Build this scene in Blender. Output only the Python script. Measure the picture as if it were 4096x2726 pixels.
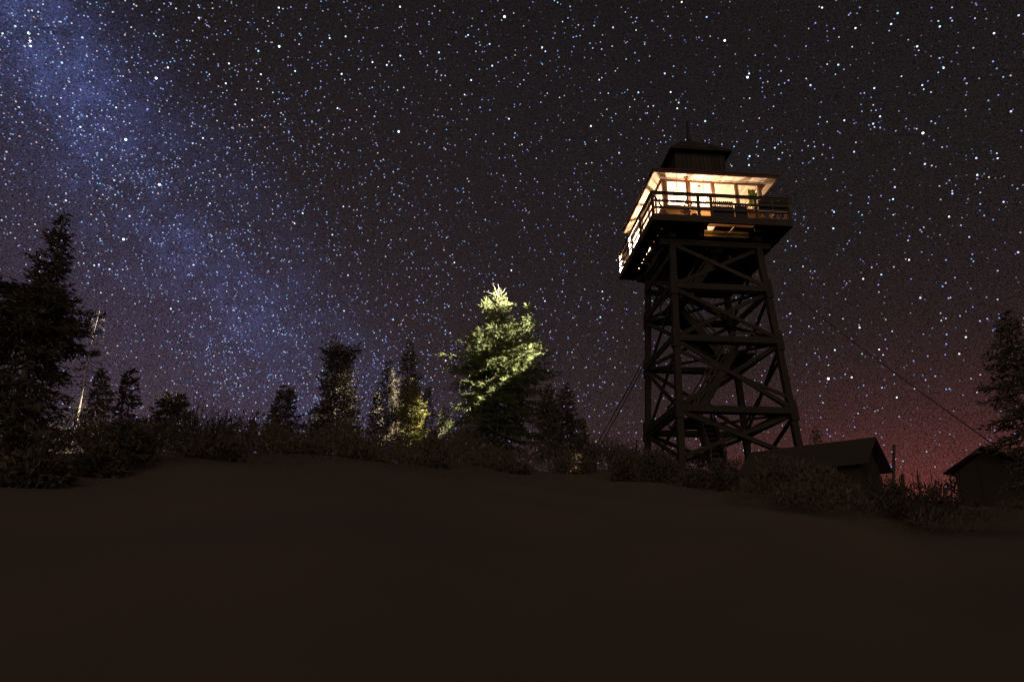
import bpy, bmesh, math, random
import numpy as np
from mathutils import Vector, Matrix

R = math.radians
S = bpy.context.scene
C = S.collection
for o in list(bpy.data.objects):
    bpy.data.objects.remove(o)

# ------------------------------------------------------------------ camera
FPX, PITCH, ROLL = 2764.0, .3383, .0061            # focal length in photo pixels, tilt up, roll
cam_d = bpy.data.cameras.new('camera')
cam_d.sensor_width = 36
cam_d.lens = FPX / 4096 * 36
cam_d.clip_end = 20000
cam_d.clip_start = .1
cam = bpy.data.objects.new('camera', cam_d)
cam.matrix_world = Matrix.Rotation(math.pi / 2 + PITCH, 4, 'X') @ Matrix.Rotation(ROLL, 4, 'Z')
C.objects.link(cam)
S.camera = cam
S.view_settings.view_transform = 'Standard'
S.view_settings.look = 'None'
S.view_settings.exposure = 0
S.view_settings.gamma = 1
S.render.engine = 'CYCLES'
S.cycles.use_denoising = True
S.cycles.denoiser = 'OPENIMAGEDENOISE'
S.cycles.max_bounces = 6
S.cycles.diffuse_bounces = 4
S.cycles.transparent_max_bounces = 12
S.cycles.sample_clamp_indirect = 3
S.cycles.use_light_tree = True
S.cycles.filter_width = 1.25
S.cycles.caustics_reflective = False
S.cycles.caustics_refractive = False


def ray(u, v):
    """world direction through pixel (u, v) of the 4096 px photograph"""
    a, b = u - 2048, v - 1363
    a, b = a * math.cos(ROLL) + b * math.sin(ROLL), -a * math.sin(ROLL) + b * math.cos(ROLL)
    x, w = a / FPX, -b / FPX
    c, s = math.cos(PITCH), math.sin(PITCH)
    return np.array([x, c - w * s, s + w * c])


K = 4096 / 2356                                      # my notes are in pixels of a 2356 px wide view


def at(px, py, Y):
    r = ray(px * K, py * K)
    return r * (Y / r[1])


def proj(P):
    c, s = math.cos(PITCH), math.sin(PITCH)
    d = P[1] * c + P[2] * s
    a, b = FPX * P[0] / d, -FPX * (-P[1] * s + P[2] * c) / d
    a, b = a * math.cos(ROLL) - b * math.sin(ROLL), a * math.sin(ROLL) + b * math.cos(ROLL)
    return (2048 + a) / K, (1363 + b) / K, d * K / FPX   # px, py, metres per px


# ------------------------------------------------------------------ world: night sky
W = bpy.data.worlds.new('World')
S.world = W
W.use_nodes = True
nt = W.node_tree
nt.nodes.clear()


class G:
    """tiny node-graph helper"""
    def __init__(s, tree):
        s.t = tree

    def n(s, kind, **kw):
        x = s.t.nodes.new(kind)
        for k, v in kw.items():
            setattr(x, k, v)
        return x

    def link(s, a, b):
        s.t.links.new(a, b)

    def put(s, sock, v):
        if hasattr(v, 'is_output'):
            s.link(v, sock)
        else:
            sock.default_value = v

    def m(s, op, a, b=0.0, c=None, clamp=False):
        x = s.n('ShaderNodeMath', operation=op, use_clamp=clamp)
        s.put(x.inputs[0], a)
        s.put(x.inputs[1], b)
        if c is not None:
            s.put(x.inputs[2], c)
        return x.outputs[0]

    def dot(s, a, v):
        x = s.n('ShaderNodeVectorMath', operation='DOT_PRODUCT')
        s.put(x.inputs[0], a)
        x.inputs[1].default_value = v
        return x.outputs['Value']

    def scale(s, col, f):
        x = s.n('ShaderNodeVectorMath', operation='SCALE')
        s.put(x.inputs[0], col)
        s.put(x.inputs['Scale'], f)
        return x.outputs[0]

    def add(s, a, b):
        x = s.n('ShaderNodeVectorMath', operation='ADD')
        s.put(x.inputs[0], a)
        s.put(x.inputs[1], b)
        return x.outputs[0]

    def noise(s, vec, scale, detail=2.0, rough=.5):
        x = s.n('ShaderNodeTexNoise')
        s.put(x.inputs['Vector'], vec)
        x.inputs['Scale'].default_value = scale
        x.inputs['Detail'].default_value = detail
        x.inputs['Roughness'].default_value = rough
        return x.outputs['Fac']

    def gauss(s, d, w):
        q = s.m('DIVIDE', d, w)
        return s.m('POWER', math.e, s.m('MULTIPLY', s.m('MULTIPLY', q, q), -1.0))


def unit(v):
    v = np.array(v, float)
    return v / np.linalg.norm(v)


MW_A, MW_B = unit(ray(0, 60)), unit(ray(1000, 1230))
MW_N = unit(np.cross(MW_A, MW_B))                    # pole of the Milky Way
SIDE = float(np.sign(np.dot(MW_N, unit(ray(100, 1700)))))
MW_CORE = unit(ray(150, 180))
RED = unit(ray(3700, 1980))
PURPLE = unit(ray(750, 1650))
g = G(nt)
dirv = g.n('ShaderNodeTexCoord').outputs['Generated']
dist = g.dot(dirv, MW_N)
elev = g.m('MAXIMUM', g.dot(dirv, (0, 0, 1)), 0.0)
cloud = g.noise(dirv, 8.5, 6, .65)
cloud = g.m('MULTIPLY_ADD', cloud, 5.0, -1.55, clamp=False)
cloud = g.m('MAXIMUM', cloud, .15)
fine = g.m('MAXIMUM', g.m('MULTIPLY_ADD', g.noise(g.add(dirv, (1.3, 5.1, 2.2)), 30, 5, .7), 3.6, -.85), .2)
lane = g.noise(g.add(dirv, (3.1, 1.7, .4)), 11, 4, .6)
lane = g.m('MULTIPLY', g.m('MAXIMUM', g.m('MULTIPLY_ADD', lane, 5.0, -1.7), .1), fine)
near = g.m('POWER', g.m('MAXIMUM', g.dot(dirv, tuple(unit(ray(250, 700)))), 0.0), 4.5)
band = g.m('MULTIPLY', g.m('MULTIPLY', g.m('MULTIPLY', g.gauss(dist, .085), cloud), near), fine)
leftside = g.m('MULTIPLY_ADD', dist, SIDE * 3.2, .50, clamp=True)   # the lower left side of the band glows, the other is clear
broad = g.m('MULTIPLY', g.m('MULTIPLY', g.gauss(dist, .42), near), leftside)
core = g.m('MULTIPLY', g.m('POWER', g.m('MAXIMUM', g.dot(dirv, tuple(MW_CORE)), 0.0), 900.0), lane)
hor = g.m('POWER', math.e, g.m('MULTIPLY', elev, -3.6))
red = g.m('MULTIPLY', g.m('POWER', g.m('MAXIMUM', g.dot(dirv, tuple(RED)), 0.0), 22.0),
          g.m('POWER', math.e, g.m('MULTIPLY', elev, -13.0)))
red2 = g.m('POWER', math.e, g.m('MULTIPLY', elev, -9.0))
pur = g.m('POWER', g.m('MAXIMUM', g.dot(dirv, tuple(PURPLE)), 0.0), 9.0)
pur = g.m('MULTIPLY', pur, g.m('POWER', math.e, g.m('MULTIPLY', elev, -1.6)))
col = g.add((.0098, .0083, .0086), g.scale((.0240, .0140, .0150), hor))
col = g.add(col, g.scale((.0130, .0185, .0600), band))
col = g.add(col, g.scale((.0140, .0120, .0280), broad))
col = g.add(col, g.scale((.026, .038, .105), core))
col = g.add(col, g.scale((.360, .040, .024), red))
col = g.add(col, g.scale((.0360, .0090, .0060), red2))
col = g.add(col, g.scale((.0230, .0140, .0200), pur))
grain = g.noise(dirv, 620, 1.5, .6)                     # fine noise put into the sky colour as film grain
grain = g.m('MULTIPLY_ADD', grain, 3.4, -.7)
grain = g.m('MAXIMUM', grain, .25)
col = g.scale(col, grain)
sky = g.n('ShaderNodeTexSky', sky_type='NISHITA')
sky.sun_disc = False
sky.sun_elevation = R(-12)
sky.sun_rotation = R(160)
col = g.add(col, g.scale(sky.outputs[0], .05))
bg = g.n('ShaderNodeBackground')
g.link(col, bg.inputs['Color'])
bg.inputs['Strength'].default_value = 1
g.link(bg.outputs[0], g.n('ShaderNodeOutputWorld').inputs['Surface'])

# added low fill from behind the camera, lifts the blacks of ground and silhouettes
sun_d = bpy.data.lights.new('fill_light', 'SUN')
sun_d.energy = .62
sun_d.angle = R(60)
sun_d.color = (1, .80, .66)
sun = bpy.data.objects.new('fill_light', sun_d)
sun.rotation_euler = (R(74), 0, R(-4))
C.objects.link(sun)

# ------------------------------------------------------------------ helpers


def tag(o, label=None, cat=None, group=None, kind=None):
    if label:
        o['label'] = label
    if cat:
        o['category'] = cat
    if group:
        o['group'] = group
    if kind:
        o['kind'] = kind
    return o


def empty(name, loc, rz=0):
    o = bpy.data.objects.new(name, None)
    o.location = loc
    o.rotation_euler = (0, 0, rz)
    C.objects.link(o)
    return o


class MB:
    def __init__(s):
        s.v, s.f, s.sm = [], [], []

    def box(s, a, b):
        i = len(s.v)
        x0, y0, z0 = a
        x1, y1, z1 = b
        s.v += [(x0, y0, z0), (x1, y0, z0), (x1, y1, z0), (x0, y1, z0), (x0, y0, z1), (x1, y0, z1), (x1, y1, z1), (x0, y1, z1)]
        for q in ((0, 3, 2, 1), (4, 5, 6, 7), (0, 1, 5, 4), (1, 2, 6, 5), (2, 3, 7, 6), (3, 0, 4, 7)):
            s.f.append(tuple(i + k for k in q))
            s.sm.append(False)
        return s

    def beam(s, p, q, w, h=None, up=(0, 0, 1)):
        h = h or w
        p, q = Vector(p), Vector(q)
        d = (q - p).normalized()
        u = Vector(up)
        if abs(d.dot(u)) > .97:
            u = Vector((0, 1, 0))
        a = d.cross(u).normalized() * (w / 2)
        b = a.cross(d).normalized() * (h / 2)
        i = len(s.v)
        for c in (p, q):
            s.v += [tuple(c - a - b), tuple(c + a - b), tuple(c + a + b), tuple(c - a + b)]
        for t in ((0, 1, 2, 3), (7, 6, 5, 4), (0, 4, 5, 1), (1, 5, 6, 2), (2, 6, 7, 3), (3, 7, 4, 0)):
            s.f.append(tuple(i + k for k in t))
            s.sm.append(False)
        return s

    def tube(s, pts, rad, n=6):
        pts = [Vector(p) for p in pts]
        if not hasattr(rad, '__len__'):
            rad = [rad] * len(pts)
        i0 = len(s.v)
        for k, p in enumerate(pts):
            d = (pts[min(k + 1, len(pts) - 1)] - pts[max(k - 1, 0)]).normalized()
            u = Vector((0, 0, 1)) if abs(d.z) < .9 else Vector((1, 0, 0))
            a = d.cross(u).normalized()
            b = a.cross(d)
            for j in range(n):
                t = 2 * math.pi * j / n
                s.v.append(tuple(p + (a * math.cos(t) + b * math.sin(t)) * rad[k]))
        for k in range(len(pts) - 1):
            for j in range(n):
                a, b = i0 + k * n + j, i0 + k * n + (j + 1) % n
                s.f.append((a, b, b + n, a + n))
                s.sm.append(True)
        s.f.append(tuple(i0 + j for j in range(n))[::-1])
        s.f.append(tuple(i0 + (len(pts) - 1) * n + j for j in range(n)))
        s.sm += [False, False]
        return s

    def face(s, pts):
        i = len(s.v)
        s.v += [tuple(p) for p in pts]
        s.f.append(tuple(range(i, i + len(pts))))
        s.sm.append(False)
        return s

    def lathe(s, c, prof, n=14):
        s.tube([(c[0], c[1], c[2] + z) for r, z in prof], [r for r, z in prof], n)
        return s

    def build(s, name, mat, parent=None, bevel=0):
        me = bpy.data.meshes.new(name)
        me.from_pydata(s.v, [], s.f)
        me.materials.append(mat)
        me.polygons.foreach_set('use_smooth', s.sm)
        me.update()
        o = bpy.data.objects.new(name, me)
        C.objects.link(o)
        if parent:
            o.parent = parent
        if bevel:
            b = o.modifiers.new('bevel', 'BEVEL')
            b.width = bevel
            b.segments = 1
            b.limit_method = 'ANGLE'
        return o


def quads_obj(name, V, mat, parent=None):
    """V: (n, 4, 3) array of separate quads as one mesh"""
    n = len(V)
    me = bpy.data.meshes.new(name)
    me.vertices.add(n * 4)
    me.vertices.foreach_set('co', V.reshape(-1).astype(np.float32))
    me.loops.add(n * 4)
    me.loops.foreach_set('vertex_index', np.arange(n * 4, dtype=np.int32))
    me.polygons.add(n)
    me.polygons.foreach_set('loop_start', np.arange(0, n * 4, 4, dtype=np.int32))
    me.materials.append(mat)
    me.update(calc_edges=True)
    o = bpy.data.objects.new(name, me)
    C.objects.link(o)
    if parent:
        o.parent = parent
    return o


# ------------------------------------------------------------------ materials


def mat(name, col, col2=None, scale=4.0, rough=.8, stretch=(1, 1, 1), bump=0, detail=5, contrast=(.35, .65), metallic=0, island=0.0, obj=True):
    m = bpy.data.materials.new(name)
    m.use_nodes = True
    h = G(m.node_tree)
    b = m.node_tree.nodes['Principled BSDF']
    b.inputs['Roughness'].default_value = rough
    b.inputs['Metallic'].default_value = metallic
    b.inputs['Specular IOR Level'].default_value = .25
    tc = h.n('ShaderNodeTexCoord').outputs['Object']
    mp = h.n('ShaderNodeMapping')
    mp.inputs['Scale'].default_value = stretch
    h.link(tc, mp.inputs['Vector'])
    f = h.noise(mp.outputs[0], scale, detail, .6)
    rp = h.n('ShaderNodeMapRange')
    h.link(f, rp.inputs[0])
    rp.inputs[1].default_value, rp.inputs[2].default_value = contrast
    mx = h.n('ShaderNodeMix', data_type='RGBA')
    h.link(rp.outputs[0], mx.inputs[0])
    mx.inputs[6].default_value = (*col, 1)
    mx.inputs[7].default_value = (*(col2 or [c * .55 for c in col]), 1)
    out = mx.outputs[2]
    if island:
        geo = h.n('ShaderNodeNewGeometry')
        hs = h.n('ShaderNodeHueSaturation')
        h.link(out, hs.inputs['Color'])
        h.link(h.m('MULTIPLY_ADD', geo.outputs['Random Per Island'], island * 2, 1 - island), hs.inputs['Value'])
        out = hs.outputs[0]
    h.link(out, b.inputs['Base Color'])
    if bump:
        bp = h.n('ShaderNodeBump')
        bp.inputs['Strength'].default_value = bump
        bp.inputs['Distance'].default_value = .02
        h.link(f, bp.inputs['Height'])
        h.link(bp.outputs[0], b.inputs['Normal'])
    return m


def planks(name, col, col2, axis, width, rough=.7, gap=.06):
    """boards: tone changes board by board across one axis, dark joint between"""
    m = mat(name, col, col2, 3, rough, tuple(1 if k == axis else .25 for k in range(3)), .15)
    h = G(m.node_tree)
    b = m.node_tree.nodes['Principled BSDF']
    src = b.inputs['Base Color'].links[0].from_socket
    tc = h.n('ShaderNodeTexCoord').outputs['Object']
    sp = h.n('ShaderNodeSeparateXYZ')
    h.link(tc, sp.inputs[0])
    q = h.m('DIVIDE', h.m('ADD', sp.outputs[axis], 50.0), width)
    fr = h.m('FRACT', q)
    cell = h.n('ShaderNodeTexWhiteNoise', noise_dimensions='1D')
    h.link(h.m('FLOOR', q), cell.inputs['W'])
    v = h.m('MULTIPLY_ADD', cell.outputs[0], .5, .75)
    v = h.m('MULTIPLY', v, h.m('MULTIPLY_ADD', h.m('GREATER_THAN', fr, gap), .75, .25))
    hs = h.n('ShaderNodeHueSaturation')
    h.link(src, hs.inputs['Color'])
    h.link(v, hs.inputs['Value'])
    h.link(hs.outputs[0], b.inputs['Base Color'])
    return m


def emit(name, col, strength, transparent=0.0):
    m = bpy.data.materials.new(name)
    m.use_nodes = True
    h = G(m.node_tree)
    m.node_tree.nodes.remove(m.node_tree.nodes['Principled BSDF'])
    e = h.n('ShaderNodeEmission')
    e.inputs[0].default_value = (*col, 1)
    e.inputs[1].default_value = strength
    out = e.outputs[0]
    if transparent:
        mx = h.n('ShaderNodeMixShader')
        mx.inputs[0].default_value = transparent
        h.link(out, mx.inputs[1])
        h.link(h.n('ShaderNodeBsdfTransparent').outputs[0], mx.inputs[2])
        out = mx.outputs[0]
    h.link(out, m.node_tree.nodes['Material Output'].inputs['Surface'])
    return m


def glass_mat():
    m = bpy.data.materials.new('window_glass')
    m.use_nodes = True
    h = G(m.node_tree)
    m.node_tree.nodes.remove(m.node_tree.nodes['Principled BSDF'])
    t = h.n('ShaderNodeBsdfTransparent')
    t.inputs[0].default_value = (.96, .97, .95, 1)
    gl = h.n('ShaderNodeBsdfGlossy')
    gl.inputs['Roughness'].default_value = .03
    mx = h.n('ShaderNodeMixShader')
    h.link(h.m('MULTIPLY', h.noise(h.n('ShaderNodeTexCoord').outputs['Object'], 6, 3), .10), mx.inputs[0])
    h.link(t.outputs[0], mx.inputs[1])
    h.link(gl.outputs[0], mx.inputs[2])
    h.link(mx.outputs[0], m.node_tree.nodes['Material Output'].inputs['Surface'])
    return m


M = dict(
    ground=mat('dry_grass_soil', (.110, .079, .057), (.103, .074, .053), .8, .95, bump=.4),
    timber=mat('weathered_timber', (.040, .030, .022), (.032, .024, .018), 5, .85, (1, 1, .15), .2),
    plank_dark=mat('dark_boards', (.06, .044, .033), (.045, .033, .025), 6, .85, (1, .3, 1)),
    rail=mat('painted_rail', (.085, .056, .042), (.06, .04, .03), 8, .7),
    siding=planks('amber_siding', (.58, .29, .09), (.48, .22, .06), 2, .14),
    post=mat('brown_post', (.30, .14, .07), (.22, .10, .05), 9, .7, (1, 1, .2)),
    white=mat('white_sash', (.72, .66, .60), (.60, .53, .47), 8, .6),
    soffit=planks('cream_ceiling_boards', (.66, .56, .46), (.56, .45, .35), 0, .14, .7, .05),
    fascia=mat('brown_fascia', (.11, .055, .035), (.08, .04, .025), 7, .7),
    shingle=planks('cedar_shingles', (.045, .034, .026), (.038, .029, .022), 0, .19, .9, .12),
    tar=mat('tarred_roof', (.052, .039, .029), (.047, .036, .026), 3, .9),
    shedwall=mat('dark_shed_boards', (.045, .034, .026), (.040, .030, .023), 3, .9),
    metal=mat('dark_metal', (.09, .085, .08), (.06, .055, .05), 10, .5, metallic=.6),
    green=mat('green_paint', (.025, .055, .016), (.018, .04, .012), 6, .6),
    curtain=planks('yellow_green_cloth', (.42, .50, .07), (.34, .42, .05), 0, .05, .9, .2),
    red=mat('red_cloth', (.55, .03, .02), (.4, .02, .015), 6, .8),
    pale=mat('pale_wood', (.55, .45, .38), (.45, .35, .28), 8, .7),
    black=mat('black_panel', (.025, .022, .020), (.018, .016, .015), 6, .45),
    bark=mat('grey_bark', (.17, .13, .10), (.10, .075, .06), 14, .95, (1, 1, .3), .4),
    deadwood=mat('bleached_dead_wood', (.42, .36, .31), (.30, .25, .21), 9, .9, (1, 1, .3)),
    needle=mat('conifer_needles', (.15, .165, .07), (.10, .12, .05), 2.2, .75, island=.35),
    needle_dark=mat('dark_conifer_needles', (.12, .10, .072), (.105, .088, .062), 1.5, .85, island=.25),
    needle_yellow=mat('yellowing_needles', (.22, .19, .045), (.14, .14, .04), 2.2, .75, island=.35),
    brush=mat('brush_leaves', (.115, .086, .062), (.100, .076, .054), 1.5, .9, island=.3),
    twig=mat('bare_twigs', (.07, .052, .04), (.05, .038, .03), 6, .9),
    wire=mat('guy_cable', (.08, .07, .06), (.06, .05, .045), 20, .6),
    glass=glass_mat(),
    globe=emit('lamp_globe', (1, .80, .55), 14, .5),
    flood=emit('work_lamp_lens', (1, .9, .7), 60, .5),
)

for nm in ('needle', 'needle_yellow'):                # thin leaves let part of the light through
    h = G(M[nm].node_tree)
    pb = M[nm].node_tree.nodes['Principled BSDF']
    tl = h.n('ShaderNodeBsdfTranslucent')
    h.link(pb.inputs['Base Color'].links[0].from_socket, tl.inputs['Color'])
    mxs = h.n('ShaderNodeMixShader')
    mxs.inputs[0].default_value = .35
    h.link(pb.outputs[0], mxs.inputs[1])
    h.link(tl.outputs[0], mxs.inputs[2])
    h.link(mxs.outputs[0], M[nm].node_tree.nodes['Material Output'].inputs['Surface'])

# ------------------------------------------------------------------ ground


def sstep(a, b, x):
    t = np.clip((x - a) / (b - a), 0, 1)
    return t * t * (3 - 2 * t)


def crest(a):
    return np.interp(a, [-.8, -.45, -.25, -.12, 0, .15, .35, .48, .57, .7, .9],
                     [.178, .178, .172, .165, .156, .158, .156, .142, .118, .114, .11])


def crest_at(a):
    return np.interp(a, [-.4, -.2, -.05, .1, .5, .7], [21, 21, 27, 37, 37, 27])


def gz(x, y):
    x, y = np.asarray(x, float), np.asarray(y, float)
    a = np.clip(x / np.maximum(y, 6), -.9, .9)
    D = crest_at(a)
    k = (crest(a) * D + 1.5) / D
    z = -1.5 + np.minimum(y, D) * np.where(y < 0, .09, k)
    over = np.maximum(y - D, 0)
    z = z - .32 * over * sstep(0, 14, over)
    z = z + .10 * np.sin(x * .9 + 1.3 * np.sin(y * .37)) * np.sin(y * .7 + x * .21) * sstep(3, 9, y)
    far = np.maximum(np.abs(x) - 45, 0) + np.maximum(-y - 25, 0)
    z = z - .12 * far
    return np.maximum(z, -55)


def axis_vals(lo, hi, step, far):
    a = np.arange(lo, hi + .01, step)
    ext = np.array([1, 3, 7, 15, 30, 60, 120, 260, 600, 1500, far])
    return np.concatenate([(lo - ext)[::-1], a, hi + ext])


gx, gy = axis_vals(-36, 40, .5, 6000), axis_vals(-12, 62, .5, 6000)
GX, GY = np.meshgrid(gx, gy)
GZ = gz(GX, GY)
nx, ny = len(gx), len(gy)
gm = bpy.data.meshes.new('ground')
idx = np.arange(nx * ny).reshape(ny, nx)
gf = np.stack([idx[:-1, :-1], idx[:-1, 1:], idx[1:, 1:], idx[1:, :-1]], -1).reshape(-1, 4)
gm.from_pydata(np.stack([GX, GY, GZ], -1).reshape(-1, 3).tolist(), [], gf.tolist())
gm.materials.append(M['ground'])
gm.polygons.foreach_set('use_smooth', [True] * len(gm.polygons))
ground = bpy.data.objects.new('ground', gm)
C.objects.link(ground)
tag(ground, 'dark grassy hillside rising from the camera to the tower', 'ground', kind='structure')

# ------------------------------------------------------------------ stars (bright ones where the photograph has them)
TILES = {
    (0, 0): "22,308,3 140,242,3 265,305,4 278,380,4 282,425,3 225,425,2 45,345,2 262,98,2 295,98,2 352,110,2 545,66,2 545,200,2 560,202,2 660,215,2 758,347,3 557,477,2 420,532,2 803,520,2 570,578,3 338,507,2 130,697,2 485,572,2 810,155,2 970,230,2 1830,165,3 1437,720,4 1496,577,2 1545,622,3 1568,570,2 1590,538,2 1133,702,2 1108,700,2 1085,745,2 827,752,2 860,700,2 230,937,2 173,988,3 143,1003,2 380,888,2 1068,990,3 1150,993,2 1193,967,2 937,1017,2 550,1072,3 622,1068,2 720,1073,2 800,1070,2 877,1085,2 668,995,2 740,1168,3 953,1193,3 1157,1285,4 830,1237,2 842,1155,2 370,1132,2 1155,1147,2 935,1470,3 895,1418,2 1337,1432,2 1452,1410,2 1630,1455,2 2107,585,3 2078,768,3 2165,962,3 2322,1104,3 1886,978,2 1763,1163,2 1868,1270,3 1773,1317,3 2165,1062,2 2050,855,2 2225,830,2 2203,1150,2 2113,1363,2 1915,1480,2 1748,377,2 1720,373,2 1417,311,2 1435,333,2 1907,348,2 1255,55,2 1232,42,2 1620,80,2 1572,40,2 1510,35,2 1833,68,2 1957,78,2 1208,252,2 1353,1010,2 1467,1026,2 1557,1050,2 1500,820,2 1246,932,2 60,1397,2 88,1277,2 478,1290,2 180,1255,2",
    (1024, 0): "210,72,3 22,470,3 213,428,4 90,383,2 45,685,3 360,655,3 397,408,2 400,311,2 678,352,3 825,337,3 607,388,2 595,427,2 516,627,2 788,681,3 1116,256,2 1317,256,2 1338,248,2 1592,202,2 1325,64,3 1622,126,2 2287,155,4 2260,187,2 1952,324,3 2048,272,2 2150,406,3 2062,417,2 1772,412,2 1683,484,3 1328,514,3 1204,600,3 1072,573,3 1223,568,2 1250,601,2 2174,606,3 2057,639,2 1980,738,3 1706,694,2 1741,697,2 1579,602,2 946,638,2 1360,806,2 1070,805,2 1382,910,2 1920,872,3 2328,1094,3 750,997,3 772,1005,2 1042,980,2 1092,1071,2 515,1117,2 232,1040,2 155,852,2 47,821,2 10,816,2 548,814,2 596,748,2 630,892,2 284,912,2 270,1098,2 227,1145,2 81,1172,2 78,1076,2 300,1207,2 337,1259,2 345,1298,2 161,1322,2 414,1344,2 540,1353,2 588,1188,2 1313,1211,4 1120,1408,2 1171,1468,2 850,1404,2 960,1387,2 1730,1362,2 1744,1374,2 1305,1557,2 1013,1514,2 2291,1328,2 2184,1231,2 2115,1302,2 1715,1072,2 1676,1074,2 2062,989,2",
    (2048, 0): "1562,20,3 1792,158,3 1958,374,4 1406,677,3 1488,610,2 2183,677,3 2168,712,4 803,735,3 307,474,3 277,437,3 930,254,3 535,61,2 515,167,2 1142,278,2 1288,192,2 1147,165,2 1457,330,2 1436,152,2 1132,487,2 1168,559,2 1051,544,2 922,426,2 743,443,2 825,453,2 1163,852,3 1460,848,3 1533,946,3 1521,998,3 1598,996,2 1300,975,2 1253,981,2 1245,1041,2 1129,916,2 886,859,2 438,898,2 325,859,2 265,941,2 75,776,2 22,962,2 873,1007,2 726,1160,3 1180,1100,2 987,1407,3 1368,1308,2 888,1286,2 530,1287,2 370,1391,2 669,1309,2 1402,1249,2 1778,1115,3 1852,1045,2 2161,1208,2 1777,1296,2 1598,1286,2 2186,1437,3 2181,1519,3 2022,1527,2 2266,1436,2 1913,612,2 2239,510,2 2187,905,2 1063,827,2 564,343,2 627,329,2 755,238,2 611,231,2 107,240,2 28,1226,2 92,1330,2 2125,1113,2 1932,1328,2 2044,1348,2 683,1506,2 734,1498,2 21,1266,2",
    (3072, 0): "498,72,3 844,70,2 743,138,2 1193,123,3 1133,223,3 805,260,3 1116,284,2 1581,245,3 1568,195,2 1680,168,2 1905,170,2 2307,143,3 2080,307,3 1373,428,3 1387,465,2 1890,442,2 1616,625,3 1579,536,2 1567,668,2 2071,567,2 2165,709,2 647,597,3 621,685,2 698,640,2 352,724,2 391,785,3 189,740,2 978,812,3 886,857,2 1229,703,2 1420,784,3 1433,822,2 1500,848,2 1828,768,2 2236,1026,3 2028,926,2 2120,875,2 969,966,2 993,1015,2 1031,1072,3 864,1025,2 702,1108,3 968,1139,3 980,1170,2 1033,1175,2 1273,1092,2 1176,1205,2 1426,1225,4 1540,1136,2 1503,1117,2 793,1397,3 63,1360,3 51,980,2 36,1177,2 120,1306,2 1603,1355,2 1917,1455,3 2114,1457,3 2106,1411,2 1444,1509,3 1507,1524,2 1163,1560,2 418,1458,2 509,1333,2 775,432,2 653,342,2 606,264,2 437,212,2 121,654,2 153,765,2 97,1462,2 429,1350,2 463,1141,2 544,1121,2 1816,1012,2 1694,70,2 1505,72,2",
    (0, 680): "607,217,3 606,280,3 1466,135,4 1423,155,2 1548,162,2 1051,93,3 1192,423,3 1136,637,4 1781,872,3 1930,307,3 1890,481,2 921,632,2 923,651,2 866,877,3 910,870,3 1009,913,3 487,675,2 513,317,2 1283,226,2 1273,262,2 1375,459,2 1638,541,2 1615,438,2 1937,596,2 1572,1275,3 1592,1302,2 1799,1183,2 1775,1178,2 2198,1360,3 2091,1036,2 1995,1167,2 2138,683,2 2038,748,2 2066,795,2 2299,511,2 2323,41,2 2322,86,2 2147,215,2 1930,8,2 928,1128,2 850,1373,2 811,1039,2 1313,831,2 1744,963,2 1769,970,2 1996,937,2 2291,848,2 140,625,2 97,577,2 323,499,2 368,800,2 15,462,2 1769,1445,2 1936,1348,2 921,125,2 1270,33,2 1450,17,2 1060,227,2 893,188,2 946,227,2 866,307,2 1035,863,2 1154,837,2 1867,27,2 20,1155,2 597,896,2 598,929,2",
    (1024, 680): "804,336,3 430,398,3 354,491,3 703,595,3 155,402,2 236,301,2 171,95,2 92,155,2 1182,66,2 1575,57,2 1672,74,2 2165,36,2 1405,304,2 931,365,2 847,174,2 895,161,2 1655,484,2 1536,538,2 1730,735,2 1753,623,2 1826,851,3 847,967,3 776,781,2 397,702,2 172,630,2 157,807,2 200,1070,2 487,1086,2 1218,692,2 1243,643,2 1326,636,2 1430,766,2 999,740,2 931,775,2 719,736,2 583,928,2 1261,1375,3 810,1295,3 1023,1207,2 1738,1265,2 1787,1498,3 1395,1240,2 160,1478,3 207,1496,2 222,1462,2 268,1514,2 329,1521,2 1383,1336,2 1077,1480,2 1198,1533,2 547,1397,2 1743,1474,2 2203,297,2 2350,922,3 425,1541,2 933,1507,2 765,1507,2 60,1287,2 90,1165,2 620,262,2",
    (3072, 680): "528,84,2 1167,157,3 1151,268,3 1926,45,3 1925,81,2 2033,66,2 2295,172,2 1696,192,2 1697,217,3 1589,272,2 2168,293,3 1666,429,3 1990,419,2 608,385,3 592,370,2 866,413,2 1153,412,2 601,537,3 369,534,2 1400,551,2 1852,616,2 922,305,2 1040,237,2 2302,756,3 1298,826,3 1637,827,2 2114,926,2 1043,961,3 876,1001,3 1720,989,2 1636,1038,2 1016,1055,2 1020,1122,2 322,887,2 155,1042,2 1402,1175,3 99,1190,2 713,1187,2 1679,1173,2 2113,1190,2 208,1319,2 567,1331,2 690,1368,2 1767,1341,2 1950,1388,2 843,1449,3 202,1493,2 377,1437,2 212,1436,2 1143,1482,2 1595,1384,2 1644,1512,2 1821,1536,3 2072,1473,2 1080,1557,2 215,697,2 256,701,2 203,918,2 331,431,2 1023,1650,3 615,1655,3 555,1918,4 770,1905,3 1160,1880,2 1340,1755,2 1470,1710,2 1760,1690,3 1640,1600,2 1430,1510,2 1060,1700,2 1540,1895,2 1350,2010,2 880,1980,2 1185,2090,3 1640,2015,2 1925,2045,2 540,1720,2",
    (1600, 1100): "1334,238,3 1844,387,3 1862,151,3 420,786,3 413,298,2 461,531,2 417,510,2 71,274,2 1951,321,2 1868,215,2 1892,528,2 205,988,2 1359,684,2 1442,715,2 1387,578,2 1500,47,2 1493,153,2 1742,1299,2 1730,1013,2 1839,1027,2 1644,1156,2 2000,1180,2 1900,1200,2",
}
rng = np.random.default_rng(11)
dirs, rads, cols = [], [], []
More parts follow.
